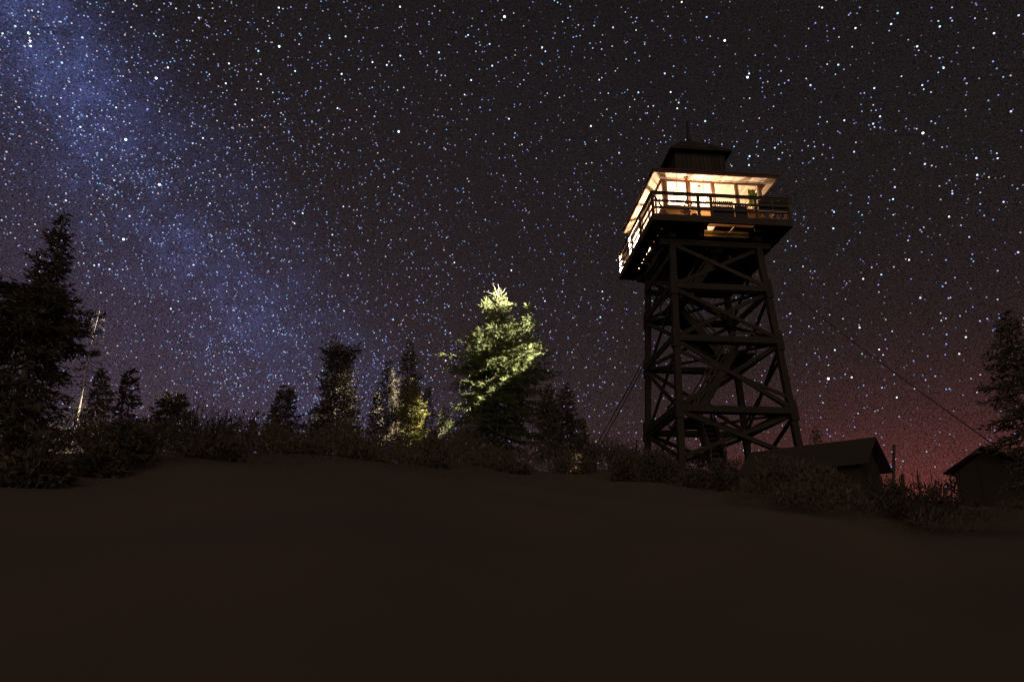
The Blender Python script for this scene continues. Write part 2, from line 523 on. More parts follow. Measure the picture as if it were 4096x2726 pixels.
STARCOL = np.array([(.30, .42, 1.0), (.42, .55, 1.0), (.66, .76, 1.0), (.36, .36, .95), (.90, .62, .60), (.26, .58, 1.0), (.58, .50, .92)])
STARP = np.array([.27, .22, .16, .13, .06, .09, .07])
for (ox, oy), txt in TILES.items():
    for t in txt.split():
        x, y, b = [float(q) for q in t.split(',')]
        dirs.append(unit(ray(ox + x / 2.3008, oy + y / 2.3008)))
        rads.append({2: .00100, 3: .00125, 4: .0017}[int(b)] * rng.uniform(.92, 1.08))
        c = STARCOL[rng.choice(7, p=STARP)]
        cols.append(np.minimum(c + {2: .05, 3: .20, 4: .40}[int(b)], 1.0) * {2: .85, 3: 1.4, 4: 2.2}[int(b)])
NF = 230000                                          # the faint ones: denser along the Milky Way
v = rng.normal(size=(NF, 3))
v /= np.linalg.norm(v, axis=1)[:, None]
v[:, 2] = np.abs(v[:, 2])
v[:, 1] = np.where(rng.random(NF) < .8, np.abs(v[:, 1]), v[:, 1])
dm = v @ MW_N
keep = rng.random(NF) < np.clip(.13 + .52 * np.exp(-(dm / .16) ** 2) + .30 * np.exp(-((dm + .06) / .42) ** 2), 0, 1) * (1 - .45 * np.exp(-v[:, 2] / .12))
v = v[keep]
cl = []                                               # star clouds in the band
for _ in range(420):
    c0 = rng.normal(size=3)
    c0 -= MW_N * np.dot(c0, MW_N)
    c0 = unit(unit(c0) + MW_N * rng.normal() * .07)
    if c0[2] < .15 or c0[1] < 0:
        continue
    k = int(rng.uniform(40, 140))
    q = c0 + rng.normal(size=(k, 3)) * rng.uniform(.010, .035)
    cl.append(q / np.linalg.norm(q, axis=1)[:, None])
v = np.concatenate([v] + cl)
n2 = len(v)
mag = rng.random(n2)
br = .055 + .85 * mag ** 5.5
rr = .00055 + .00045 * mag ** 2
cc = STARCOL[rng.choice(7, size=n2, p=STARP)] * br[:, None]
D = np.concatenate([np.array(dirs), v])
RR = np.concatenate([np.array(rads), rr])
CCOL = np.concatenate([np.array(cols), cc])
ext = np.exp(-np.maximum(.20 - D[:, 2], 0) * 3.0)     # dimmed by the air near the horizon
CCOL = CCOL * ext[:, None]
RADIUS = 9000.0
N = len(D)
U = np.cross(D, np.array([0, 0, 1.0]))
U /= np.linalg.norm(U, axis=1)[:, None]
V2 = np.cross(D, U)
ang = np.arange(6) * math.pi / 3
P = D[:, None, :] * RADIUS + RADIUS * RR[:, None, None] * (np.cos(ang)[None, :, None] * U[:, None, :] + np.sin(ang)[None, :, None] * V2[:, None, :])
sm_ = bpy.data.meshes.new('stars')
sm_.vertices.add(N * 6)
sm_.vertices.foreach_set('co', P.reshape(-1).astype(np.float32))
sm_.loops.add(N * 6)
sm_.loops.foreach_set('vertex_index', np.arange(N * 6, dtype=np.int32))
sm_.polygons.add(N)
sm_.polygons.foreach_set('loop_start', np.arange(0, N * 6, 6, dtype=np.int32))
sm_.update(calc_edges=True)
at_ = sm_.attributes.new('glow', 'FLOAT_COLOR', 'FACE')
at_.data.foreach_set('color', np.concatenate([CCOL, np.ones((N, 1))], 1).reshape(-1).astype(np.float32))
ms = bpy.data.materials.new('starlight')
ms.use_nodes = True
h = G(ms.node_tree)
ms.node_tree.nodes.remove(ms.node_tree.nodes['Principled BSDF'])
an = h.n('ShaderNodeAttribute', attribute_name='glow')
em = h.n('ShaderNodeEmission')
h.link(an.outputs['Color'], em.inputs['Color'])
h.link(em.outputs[0], ms.node_tree.nodes['Material Output'].inputs['Surface'])
ms.cycles.emission_sampling = 'FRONT_BACK'
sm_.materials.append(ms)
stars = bpy.data.objects.new('sky', sm_)
C.objects.link(stars)
tag(stars, 'night sky full of blue white stars with the Milky Way', 'sky', kind='structure')

# ------------------------------------------------------------------ lookout tower
TX, TY, ZD, YAW = 8.781, 29.284, 14.9185, .0819
TB = float(gz(TX, TY))
H = ZD - TB                                          # deck height over the tower's base
tower = empty('lookout_tower', (TX, TY, TB), YAW)
tag(tower, 'tall timber fire lookout tower with a lit glass cabin on top', 'lookout tower')


def T(x, y, z):
    return (x, y, z + H)


def tw(x, y, z):
    """tower coordinates to world"""
    c, s = math.cos(YAW), math.sin(YAW)
    return (TX + x * c - y * s, TY + x * s + y * c, ZD + z)


def part(mb, name, m, parent=None, bevel=0):
    return mb.build(name, m, parent or tower, bevel)


def hw(z):
    return 1.93 - .0485 * (z + .4)                    # half width of the frame at height z below the deck


corners = [(-1, -1), (1, -1), (1, 1), (-1, 1)]
for sx, sy in corners:
    wx, wy, _ = tw(sx * hw(-H), sy * hw(-H), 0)
    zb = float(gz(wx, wy)) - TB - H - .3
    mb = MB()
    mb.beam(T(sx * hw(-.5), sy * hw(-.5), -.5), T(sx * hw(zb), sy * hw(zb), zb), .26)
    for zz in (-2.9, -5.29, -8.3):                     # splice blocks at the joints
        mb.beam(T(sx * hw(zz + .45) * 1.012, sy * hw(zz + .45) * 1.012, zz + .45), T(sx * hw(zz - .4) * 1.012, sy * hw(zz - .4) * 1.012, zz - .4), .32)
    part(mb, 'leg', M['timber'], bevel=.012)
LV = [-.75, -2.9, -5.29, -8.3]
faces = [((-1, -1), (1, -1)), ((1, -1), (1, 1)), ((1, 1), (-1, 1)), ((-1, 1), (-1, -1))]


def off(c, z, k):
    return T(c[0] * hw(z) * k, c[1] * hw(z) * k, z)


for fi, (a, b) in enumerate(faces):
    nrm = (a[0] + b[0]) / 2, (a[1] + b[1]) / 2

    def fp(c, z, o):
        return T(c[0] * hw(z) + nrm[0] * o, c[1] * hw(z) + nrm[1] * o, z)
    for k, z in enumerate(LV[1:]):
        part(MB().beam(fp(a, z, .17), fp(b, z, .17), .08, .26), 'girt', M['timber'])
        if k == 2 or fi in (0, 2):
            part(MB().beam(fp(a, z - .02, -.18), fp(b, z - .02, -.18), .08, .24), 'girt', M['timber'])
    LZ = LV + [-H + .3]
    for k in range(4):
        z0, z1 = LZ[k], LZ[k + 1]
        p = .12
        part(MB().beam(fp(a, z0 - p, .10), fp(b, z1 + p, .10), .07, .17), 'brace', M['timber'])
        part(MB().beam(fp(b, z0 - p, -.08), fp(a, z1 + p, -.08), .07, .17), 'brace', M['timber'])
        if k == 2 and fi in (0, 1):
            part(MB().beam(fp(a, z0 - .55, .10), fp(b, z1 + .55, .10), .06, .14), 'brace', M['timber'])
for z in LV[1:]:                                       # flat cross bracing inside each level
    part(MB().beam(T(-hw(z) + .1, -hw(z) + .1, z + .02), T(hw(z) - .1, hw(z) - .1, z + .02), .16, .08), 'cross_brace', M['timber'])
    part(MB().beam(T(hw(z) - .1, -hw(z) + .1, z - .07), T(-hw(z) + .1, hw(z) - .1, z - .07), .16, .08), 'cross_brace', M['timber'])
for fi, (a, b) in enumerate(faces[1:]):
    part(MB().beam(T(a[0] * hw(-1.35) * 1.06, a[1] * hw(-1.35) * 1.06, -1.38), T(b[0] * hw(-1.35) * 1.06, b[1] * hw(-1.35) * 1.06, -1.38), .08, .30), 'girt', M['timber'])
for x in (-.65, .65):
    part(MB().beam(T(x, -1.9, -1.32), T(x, 1.9, -1.32), .12, .22), 'cross_beam', M['timber'])
# cap beams and joists under the deck
for s in (-1, 1):
    part(MB().beam(T(s * 1.93, -2.2, -.43), T(s * 1.93, 2.75, -.43), .26, .32), 'cap_beam', M['timber'], bevel=.01)
for s in (-1, 1):
    part(MB().beam(T(-2.5, s * 1.93, -.74), T(2.5, s * 1.93, -.74), .22, .28), 'cap_beam', M['timber'], bevel=.01)
for i in range(11):
    y = -2.98 + i * .596
    mb = MB()
    if i in (1, 2):                                       # cut round the hatch
        part(MB().box(T(-3.0, y - .03, -.27), T(-.46, y + .03, -.055)), 'joist', M['plank_dark'])
        mb.box(T(1.66, y - .03, -.27), T(3.0, y + .03, -.055))
    else:
        mb.box(T(-3.0, y - .03, -.27), T(3.0, y + .03, -.055))
    part(mb, 'joist', M['plank_dark'])
# deck boards: catwalk strips round the cabin floor, a gap along the left wall, a hatch in the front
mb = MB()
mb.box(T(-3.05, -3.05, -.05), T(-2.37, 3.05, 0))
mb.box(T(2.30, -3.05, -.05), T(3.05, 3.05, 0))
mb.box(T(-2.37, -3.05, -.05), T(-.42, -2.30, 0))
mb.box(T(1.62, -3.05, -.05), T(2.30, -2.30, 0))
mb.box(T(-.42, -3.05, -.05), T(1.62, -2.97, 0))
mb.box(T(-2.33, -2.30, -.05), T(-.42, -1.86, 0))
mb.box(T(1.62, -2.30, -.05), T(2.30, -1.86, 0))
mb.box(T(-2.33, -1.86, -.05), T(2.30, 2.30, 0))
mb.box(T(-2.37, 2.30, -.05), T(2.30, 3.05, 0))
deck = part(mb, 'deck', M['plank_dark'])
mb = MB()
for s in (-1, 1):
    mb.box(T(-3.09, s * 3.07 - .02, -.29), T(3.09, s * 3.07 + .02, .015))
    mb.box(T(s * 3.07 - .02, -3.048, -.29), T(s * 3.07 + .02, 3.048, .015))
part(mb, 'deck_fascia', M['plank_dark'])
# hatch lining and the step ladder in it
mb = MB()
mb.box(T(-.42, -1.862, -.20), T(1.62, -1.84, -.052))
part(mb, 'hatch_curb', M['green'])
mb = MB()
mb.box(T(-.42, -1.868, -.30), T(1.62, -1.84, -.205))
part(mb, 'hatch_trim', M['pale'])
part(MB().box(T(-.06, -2.31, -.048), T(1.62, -1.94, -.004)), 'hatch_light_block', M['plank_dark'])  # board added to cut down the bright opening of the hatch
mb = MB()
mb.beam(T(.57, -2.85, -.30), T(.54, -1.80, -.31), .045, .05)
part(mb, 'hatch_handrail', M['pale'])
# railings
posts = {'f': [-3.03, -1.02, -.45, 1.52, 3.03], 'o': [-3.03, -1.0, 1.0, 3.03]}
for x in posts['f']:
    part(MB().box(T(x - .05, -3.08, -.2), T(x + .05, -2.98, 1.06)), 'railing_post', M['rail'])
for x in (-3.03, -1, 1, 3.03):
    part(MB().box(T(x - .05, 2.98, -.2), T(x + .05, 3.08, 1.06)), 'railing_post', M['rail'])
for s in (-1, 1):
    for y in (-1.0, 1.0):
        part(MB().box(T(s * 3.03 - .05, y - .05, -.2), T(s * 3.03 + .05, y + .05, 1.06)), 'railing_post', M['rail'])
for z, hh in ((.36, .085), (.69, .085), (1.035, .095)):
    for s in (-1, 1):
        mb = MB().box(T(-3.08, s * 3.03 - .026, z - hh / 2), T(3.08, s * 3.03 + .026, z + hh / 2))
        if z > 1:
            mb.box(T(-3.12, s * 3.03 - .07, z + hh / 2 + .002), T(3.12, s * 3.03 + .07, z + hh / 2 + .04))
        part(mb, 'rail', M['rail'])
        mb = MB().box(T(s * 3.03 - .026, -2.97, z - hh / 2), T(s * 3.03 + .026, 2.97, z + hh / 2))
        if z > 1:
            mb.box(T(s * 3.03 - .07, -2.95, z + hh / 2 + .004), T(s * 3.03 + .07, 2.95, z + hh / 2 + .042))
        part(mb, 'rail', M['rail'])
part(MB().beam(T(-2.95, -2.96, .98), T(-2.12, -2.62, .04), .045, .06), 'railing_brace', M['rail'])
# cabin walls and windows
WALL = 2.27
GRID = [-2.2, -1.1, 0, 1.1, 2.2]


def wallbox(mb, side, u0, u1, z0, z1, d0, d1):
    """a box on a wall: u along it, d outward from the wall plane"""
    if side == 'front':
        mb.box(T(u0, -WALL - d1, z0), T(u1, -WALL - d0, z1))
    elif side == 'back':
        mb.box(T(u0, WALL + d0, z0), T(u1, WALL + d1, z1))
    elif side == 'left':
        mb.box(T(-WALL - d1, u0, z0), T(-WALL - d0, u1, z1))
    else:
        mb.box(T(WALL + d0, u0, z0), T(WALL + d1, u1, z1))
    return mb


for side in ('front', 'back', 'left', 'right'):
    e = 2.27 if side in ('front', 'back') else 2.225
    mb = MB()
    if side == 'left':
        wallbox(mb, side, -e, -1.06, .004, .90, -.04, .03)
        wallbox(mb, side, 1.06, e, .004, .90, -.04, .03)
        wallbox(mb, side, -1.06, 1.06, .004, .10, -.04, .03)
    else:
        wallbox(mb, side, -e, e, .004, .90, -.04, .03)
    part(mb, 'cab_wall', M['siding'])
    part(wallbox(MB(), side, -e, e, 2.19, 2.245, -.04, .034), 'header', M['post'])
    for u in GRID:
        if abs(u) > 2:
            if side in ('front', 'back'):
                part(wallbox(MB(), side, u - .07, u + .07, .902, 2.188, -.075, .036), 'wall_post', M['post'])
        else:
            part(wallbox(MB(), side, u - .05, u + .05, .902 if not (side == 'left' and abs(u) < 1.5) else .102, 2.188, -.045, .04), 'wall_post', M['post'])
    for k in range(4):
        u0, u1 = GRID[k] + (.075 if k == 0 else .055), GRID[k + 1] - (.075 if k == 3 else .055)
        if side in ('left', 'right'):
            u0, u1 = (GRID[k] + .06 if k else -2.15), (GRID[k + 1] - .06 if k < 3 else 2.15)
        lo = .12 if (side == 'left' and k in (1, 2)) else .905
        f = .05
        mb = MB()
        wallbox(mb, side, u0, u1, lo, lo + f, -.02, .02)
        wallbox(mb, side, u0, u1, 2.185 - f, 2.185, -.02, .02)
        wallbox(mb, side, u0, u0 + f, lo + f, 2.185 - f, -.02, .02)
        wallbox(mb, side, u1 - f, u1, lo + f, 2.185 - f, -.02, .02)
        if lo > .5:
            wallbox(mb, side, u0 - .03, u1 + .03, .885, .905, .031, .09)
        fr = part(mb, 'door' if lo < .5 else 'window', M['white'])
        mb = wallbox(MB(), side, u0 + f, u1 - f, lo + f, 2.185 - f, -.003, .003)
        part(mb, 'pane', M['glass'], fr)
        if k in (0,) or side == 'left':
            um = (u0 + u1) / 2
            part(wallbox(MB(), side, um - .014, um + .014, lo + f, 2.185 - f, -.012, .012), 'muntin', M['white'], fr)
# soffit / ceiling and roofs
EV = 2.81
part(MB().box(T(-EV, -EV, 2.246), T(EV, EV, 2.28)), 'soffit', M['soffit'])


def frustum(mb, h0, z0, h1, z1, cap=True):
    i = len(mb.v)
    for hh, z in ((h0, z0), (h1, z1)):
        mb.v += [T(-hh, -hh, z), T(hh, -hh, z), T(hh, hh, z), T(-hh, hh, z)]
    for j in range(4):
        k = (j + 1) % 4
        mb.f.append((i + j, i + k, i + 4 + k, i + 4 + j))
        mb.sm.append(False)
    mb.f += [(i + 3, i + 2, i + 1, i), (i + 4, i + 5, i + 6, i + 7)]
    mb.sm += [False, False]
    return mb


roof = part(frustum(MB(), 2.80, 2.36, 1.28, 2.95), 'roof', M['shingle'])
mb = MB()
for s in (-1, 1):
    mb.box(T(-EV - .03, s * (EV + .012) - .02, 2.235), T(EV + .03, s * (EV + .012) + .02, 2.37))
    mb.box(T(s * (EV + .012) - .02, -EV + .01, 2.235), T(s * (EV + .012) + .02, EV - .01, 2.37))
    mb.box(T(-EV - .06, s * (EV + .05) - .02, 2.372), T(EV + .06, s * (EV + .05) + .02, 2.43))
    mb.box(T(s * (EV + .05) - .02, -EV - .025, 2.372), T(s * (EV + .05) + .02, EV + .025, 2.43))
part(mb, 'fascia', M['fascia'], roof)
cup = part(MB().box(T(-1.2, -1.2, 2.80), T(1.2, 1.2, 4.50)), 'cupola', M['shingle'])
mb = MB()
for s in (-1, 1):                                    # battens on the cupola walls
    for k in range(13):
        u = -1.17 + k * .195
        mb.box(T(u - .018, s * 1.2 - .02, 2.95), T(u + .018, s * 1.2 + .02, 4.49))
        mb.box(T(s * 1.2 - .02, u - .018, 2.95), T(s * 1.2 + .02, u + .018, 4.49))
part(mb, 'batten', M['plank_dark'], cup)
mb = frustum(MB(), 1.50, 4.50, 1.46, 4.60)
frustum(mb, 1.47, 4.602, .72, 5.42)
frustum(mb, .72, 5.421, .10, 5.98)
part(mb, 'cupola_roof', M['shingle'], cup)
part(MB().tube([T(0, 0, 5.9), T(0, 0, 6.25), T(0, 0, 6.9), T(.01, 0, 7.2)], [.11, .09, .07, .03], 8), 'lightning_rod', M['black'])
part(MB().tube([T(-1.72, -2.2, -.3), T(-1.9, -.6, -.5), T(-2.0, 1.2, -.9), T(-2.05, 2.0, -2.2), T(-2.1, 2.1, -4.5)], .014, 5), 'ground_cable', M['post'])
# stovepipe-like pole with a collar under the eave
mb = MB().tube([T(-1.26, -2.50, .0), T(-1.26, -2.50, 2.2)], .045, 10)
mb.tube([T(-1.26, -2.50, 2.19), T(-1.26, -2.50, 2.243)], [.10, .12], 12)
part(mb, 'pole', M['post'])


# stairs: flights zigzag up inside the frame
def flight(p, q, width, across, name='stair_flight'):
    p, q = Vector(p), Vector(q)
    a = Vector(across) * (width / 2)
    mb = MB()
    for s in (-1, 1):
        mb.beam(p + a * s, q + a * s, .06, .34)
    n = max(5, int(abs(q.z - p.z) / .21))
    for i in range(n):
        c = p.lerp(q, (i + .5) / n)
        d = Vector(((q - p).x, (q - p).y, 0)).normalized() * .13
        mb.face([c - a - d, c + a - d, c + a + d, c - a + d])
        mb.face([c - a + d, c + a + d, c + a + d + Vector((0, 0, .20)), c - a + d + Vector((0, 0, .20))])
        mb.face([c - a - d - Vector((0, 0, .04)), c - a + d - Vector((0, 0, .04)), c + a + d - Vector((0, 0, .04)), c + a - d - Vector((0, 0, .04))])
    o = part(mb, name, M['plank_dark'])
    for s in (-1, 1):
        mb = MB().beam(p + a * s + Vector((0, 0, .85)), q + a * s + Vector((0, 0, .85)), .05, .07)
        mb.beam(p + a * s + Vector((0, 0, .45)), q + a * s + Vector((0, 0, .45)), .04, .06)
        for t in (.05, .5, .95):
            c = p.lerp(q, t) + a * s
            mb.beam(c, c + Vector((0, 0, .88)), .05)
        part(mb, 'handrail', M['rail'], o)


X = (1, 0, 0)
Yv = (0, 1, 0)
flight(T(-1.15, -.55, -8.30), T(.75, -.55, -5.35), 1.0, Yv)
flight(T(.75, .55, -5.35), T(-1.15, .55, -2.95), 1.0, Yv)
flight(T(-1.15, -.55, -2.95), T(.85, -.55, -.10), 1.0, Yv)
flight(T(-.85, -2.3, -H - .2), T(-.85, -.9, -8.35), .62, X)
for z, x0, x1 in ((-8.34, -1.75, -.35), (-5.39, .70, 1.75), (-2.99, -1.75, -1.10)):
    part(MB().box(T(x0, -1.0, z - .07), T(x1, .95, z)), 'landing', M['plank_dark'])
    mb = MB()
    xe = x0 if x0 < -1 else x1
    for y in (-.98, .93):
        mb.beam(T(x0, y, z + .9), T(x1, y, z + .9), .05, .07)
        mb.beam(T(xe, y, z), T(xe, y, z + .92), .06)
    mb.beam(T(xe, -.98, z + .9), T(xe, .93, z + .9), .05, .07)
    mb.beam(T(xe, -.98, z + .45), T(xe, .93, z + .45), .04, .06)
    part(mb, 'landing_rail', M['rail'])

# ---------------- lamps of the cabin
LAMP = (-.47, -2.44, 1.24)
pend = empty('pendant_lamp', tw(*LAMP), YAW)
tag(pend, 'glowing white globe lamp hanging from the eave over the front catwalk', 'lamp')
MB().lathe((0, 0, 0), [(.02, -.10), (.07, -.075), (.10, 0), (.07, .075), (.03, .10)]).build('globe', M['globe'], pend)
MB().tube([(0, 0, .09), (0, 0, 1.003)], .008, 6).tube([(0, 0, .095), (0, 0, .14)], [.05, .02], 10).build('cord', M['metal'], pend)
ld = bpy.data.lights.new('pendant_light', 'POINT')
ld.energy = 420
ld.color = (1, .66, .42)
ld.shadow_soft_size = .09
lo = bpy.data.objects.new('pendant_light', ld)
lo.parent = pend
C.objects.link(lo)
# big lantern on a low table in the cabin
LAN = (-1.0, .1, .62)
ln = empty('table_lantern', tw(LAN[0], LAN[1], LAN[2] - .20), YAW)
tag(ln, 'bright round lantern on the low table inside the cabin', 'lantern')
MB().lathe((0, 0, .20), [(.12, -.15), (.20, -.08), (.20, .08), (.12, .15)]).build('globe', M['globe'], ln)
MB().lathe((0, 0, .20), [(.13, -.198), (.12, -.155)]).lathe((0, 0, .20), [(.12, .155), (.06, .18)]).tube([(-.1, 0, .37), (-.06, 0, .46), (.06, 0, .46), (.1, 0, .37)], .006, 5).build('frame', M['metal'], ln)
tb = empty('low_table', tw(LAN[0], LAN[1], 0), YAW)
tag(tb, 'low wooden table under the lantern in the cabin', 'table')
MB().box((-.32, -.25, .385), (.32, .25, .418)).build('tabletop', M['post'], tb)
for sx in (-1, 1):
    for sy in (-1, 1):
        MB().box((sx * .28 - .02, sy * .21 - .02, .003), (sx * .28 + .02, sy * .21 + .02, .384)).build('leg', M['post'], tb)
ld = bpy.data.lights.new('lantern_light', 'POINT')
ld.energy = 5000
ld.color = (1, .71, .47)
ld.shadow_soft_size = .2
lo = bpy.data.objects.new('lantern_light', ld)
lo.location = (0, 0, .20)
lo.parent = ln
C.objects.link(lo)
# work lamp by the left glass door, shining out over the trees
FL = (-2.03, -.60, .97)
wl = empty('work_lamp', tw(FL[0], FL[1], 0), YAW)
tag(wl, 'bright work lamp on a stand behind the left glass door', 'lamp')
mb = MB()
for k in range(3):
    t = k * 2.094 + .5
    mb.tube([(.10, 0, .55), (.10 + .13 * math.cos(t), .2 * math.sin(t), .004)], .012, 6)
mb.tube([(.10, 0, .5), (.10, 0, .93)], .014, 6)
mb.build('stand', M['metal'], wl)
MB().box((.06, -.13, .86), (.16, .13, 1.08)).build('housing', M['black'], wl)
ld = bpy.data.lights.new('work_light', 'SPOT')
ld.energy = 270000
ld.color = (1, .90, .70)
ld.spot_size = R(96)
ld.spot_blend = .25
ld.shadow_soft_size = .02
lo = bpy.data.objects.new('work_light', ld)
lo.location = tw(*FL)
aim = Vector(at(1120, 820, 36)) - lo.location
aim.rotate(Matrix.Rotation(R(14), 3, 'Z'))
lo.rotation_euler = aim.to_track_quat('-Z', 'Y').to_euler()
C.objects.link(lo)
lo.parent = wl
lo.matrix_parent_inverse = (Matrix.Translation(wl.location) @ Matrix.Rotation(YAW, 4, 'Z')).inverted()

# ---------------- things on the lookout


def on_tower(name, x, y, z, label, cat, group=None):
    o = empty(name, tw(x, y, z), YAW)
    return tag(o, label, cat, group)


def pallet(x0, x1, z0, z1, axis, off_, slats, solid_to, label, m=M['black']):
    """boards and slats fixed to the inside of a rail"""
    o = on_tower('slatted_panel', (x0 + x1) / 2 if axis == 'x' else off_, off_ if axis == 'x' else (x0 + x1) / 2, z0, label, 'panel', 'panels tied to the lookout railing')
    w = x1 - x0
    hgt = z1 - z0
    mb = MB()

    def bx(u0, u1, a, b, d0, d1):
        if axis == 'x':
            mb.box((u0, d0, a), (u1, d1, b))
        else:
            mb.box((d0, u0, a), (d1, u1, b))
    n = slats
    for i in range(n):
        u = -w / 2 + w * (i + .5) / n
        bx(u - w / n * .30, u + w / n * .30, solid_to + .002, hgt, -.012, .012)
    mb.build('slat', m, o)
    mb = MB()
    bx(-w / 2, w / 2, 0, solid_to, -.015, .015)
    bx(-w / 2, w / 2, hgt - .07, hgt - .03, .014, .035)
    mb.build('board', m, o)
    return o


pallet(-.44, .56, -.12, .86, 'x', -2.955, 11, .70, 'dark slatted board panel tied to the middle of the front railing')
pallet(.62, 1.16, -.10, .78, 'x', -2.955, 5, .74, 'narrow dark board panel on the front railing right of the slatted one')
pallet(-.85, .70, .18, .80, 'y', -2.955, 13, .02, 'pale lit slatted panel on the left railing nearest its corner', M['pale'])
pallet(1.15, 1.98, .30, .84, 'y', -2.955, 8, .02, 'pale lit slatted panel farther along the left railing', M['pale'])
for i, (x0, x1, lab) in enumerate(((1.72, 2.32, 'black square panel on the front railing beside the slatted boards'), (2.38, 2.97, 'black square panel at the right end of the front railing'))):
    o = on_tower('black_panel', (x0 + x1) / 2, -2.93, .47, lab, 'panel', 'black square panels on the railing')
    w = (x1 - x0) / 2
    MB().box((-w, -.015, .03), (w, .015, .50)).build('panel', M['black'], o)
    MB().box((-w - .015, -.02, 0), (w + .015, .022, .028)).box((-w - .015, -.02, .502), (w + .015, .022, .525)).box((w - .004, .016, .03), (w + .015, .03, .5)).build('frame', M['pale'], o)
sticks = on_tower('lattice_strip', 2.35, -2.93, .05, 'crossed brown sticks under the black panels of the front railing', 'lattice')
mb = MB()
for k in range(4):
    x = -.62 + k * .34
    mb.beam((x, 0, .02), (x + .2, 0, .36), .02, .035, up=(0, 1, 0))
    mb.beam((x + .22, .022, .02), (x + .12, .022, .36), .02, .035, up=(0, 1, 0))
mb.build('stick', M['post'], sticks)
# folding chair on the front catwalk
ch = on_tower('folding_chair', -1.45, -2.66, 0, 'pale folding chair on the front catwalk by the left window', 'chair')
ch.rotation_euler.z = YAW + R(35)
for s in (-1, 1):
    MB().beam((s * .22, -.20, 0), (s * .22, .14, .46), .03, .04).build('leg', M['pale'], ch)
    MB().beam((s * .19, .26, 0), (s * .19, -.22, .88), .03, .04).build('leg', M['pale'], ch)
MB().box((-.2, -.17, .43), (.2, .2, .455)).build('seat', M['pale'], ch)
mb = MB()
for z in (.60, .70, .80):
    t = (z - .0) / .88
    mb.box((-.19, .26 - .48 * t - .012, z), (.19, .26 - .48 * t + .012, z + .06))
mb.build('backrest', M['pale'], ch)
bk = on_tower('bucket', -1.12, -2.72, 0, 'small dark bucket on the front catwalk beside the folding chair', 'bucket')
MB().lathe((0, 0, 0), [(.10, 0), (.13, .24), (.135, .26), (.12, .258)], 14).build('body', M['metal'], bk)
MB().tube([(-.13, 0, .24), (-.09, 0, .34), (0, 0, .38), (.09, 0, .34), (.13, 0, .24)], .006, 5).build('handle', M['metal'], bk)
# curtain and pennant inside the front windows
cu = on_tower('curtain', 1.86, -2.17, 1.15, 'yellow green curtain hanging behind the rightmost front window', 'curtain')
mb = MB()
nn = 40
for i in range(nn):
    u0, u1 = -.17 + .34 * i / nn, -.17 + .34 * (i + 1) / nn
    y0, y1 = .022 * math.sin(i * .9), .022 * math.sin((i + 1) * .9)
    mb.face([(u0, y0, 0), (u1, y1, 0), (u1, y1 * .8, .85), (u0, y0 * .8, .85)])
mb.build('cloth', M['curtain'], cu)
MB().tube([(-.22, 0, .86), (.22, 0, .86)], .01, 6).build('rod', M['metal'], cu)
pn = on_tower('pennant', -.57, -2.16, 2.04, 'small red shield shaped pennant at the top of a front window', 'pennant')
MB().face([(-.06, 0, .10), (-.06, 0, .02), (0, 0, -.04), (.06, 0, .02), (.06, 0, .10)]).face([(-.06, .006, .10), (.06, .006, .10), (.06, .006, .02), (0, .006, -.04), (-.06, .006, .02)]).build('cloth', M['red'], pn)

# guy wires
def wire(p, q, label, sag=.25):
    p, q = Vector(p), Vector(q)
    pts = []
    for i in range(17):
        t = i / 16
        pts.append(p.lerp(q, t) - Vector((0, 0, sag * 4 * t * (1 - t))))
    o = empty('guy_wire', q)
    tag(o, label, 'cable', 'guy cables holding the tower')
    MB().tube([a - q for a in pts], .024, 5).build('cable', M['wire'], o)


gr = at(2500, 1110, 21)
wire(tw(hw(-2.2) + .1, -hw(-2.2) - .1, -2.1), (gr[0], 21, gz(gr[0], 21)), 'thin guy cable running down from the tower to the right tree')
for px, dy, lab in ((1318, 0, 'outer guy cable left of the tower going down to the brush'), (1334, .9, 'inner guy cable left of the tower nearer its leg')):
    q = at(px, 1000, 40)
    wire(tw(-hw(-5) - .1, hw(-5) + .1 - dy * .2, -4.7 - dy * .25), (q[0], 40, gz(q[0], 40)), lab, .1)

# ------------------------------------------------------------------ cabins


def cabin(name, apex, far_apex, half, drop, over, label, base_z, m_wall, m_roof):
    """gabled shed: ridge from apex to far_apex (world), half width, roof drop at the eave"""
    a, b = Vector(apex), Vector(far_apex)
    L = (b - a).length
    u = (b - a).normalized()
    n = Vector((u.y, -u.x, 0))
    o = empty(name, (a.x, a.y, base_z))
    tag(o, label, 'shed', 'low sheds on the hill')
    O = Vector(o.location)
    sl = drop / half

    def P(t, s, z):
        return a + u * t + n * s + Vector((0, 0, z)) - O
    mb = MB()
    wz = base_z - a.z
    hi = half - .12
    w0, w1 = over, L - over
    top = -.14
    for t in (w0, w1):
        mb.face([P(t, -hi, wz), P(t, hi, wz), P(t, hi, top - sl * hi), P(t, 0, top), P(t, -hi, top - sl * hi)])
    for s in (-hi, hi):
        mb.face([P(w0, s, wz), P(w1, s, wz), P(w1, s, top - sl * hi), P(w0, s, top - sl * hi)])
    mb.build('wall', m_wall, o)
    mb = MB()
    for s in (-1, 1):
        e = s * (half + .12)
        q = [(0, 0, .0), (L, 0, .0), (L, e, -sl * abs(e)), (0, e, -sl * abs(e))]
        top_, bot = [P(*k) for k in q], [P(k[0], k[1], k[2] - .05) for k in q]
        mb.face(top_).face(bot[::-1])
        for i in range(4):
            j = (i + 1) % 4
            mb.face([top_[i], bot[i], bot[j], top_[j]])
    mb.build('roof', m_roof, o)
    mb = MB()
    t = w0 - .015
    mb.face([P(t, -.38, wz), P(t, .38, wz), P(t, .38, wz + 1.55), P(t, -.38, wz + 1.55)])
    mb.build('door', m_wall, o)
    return o


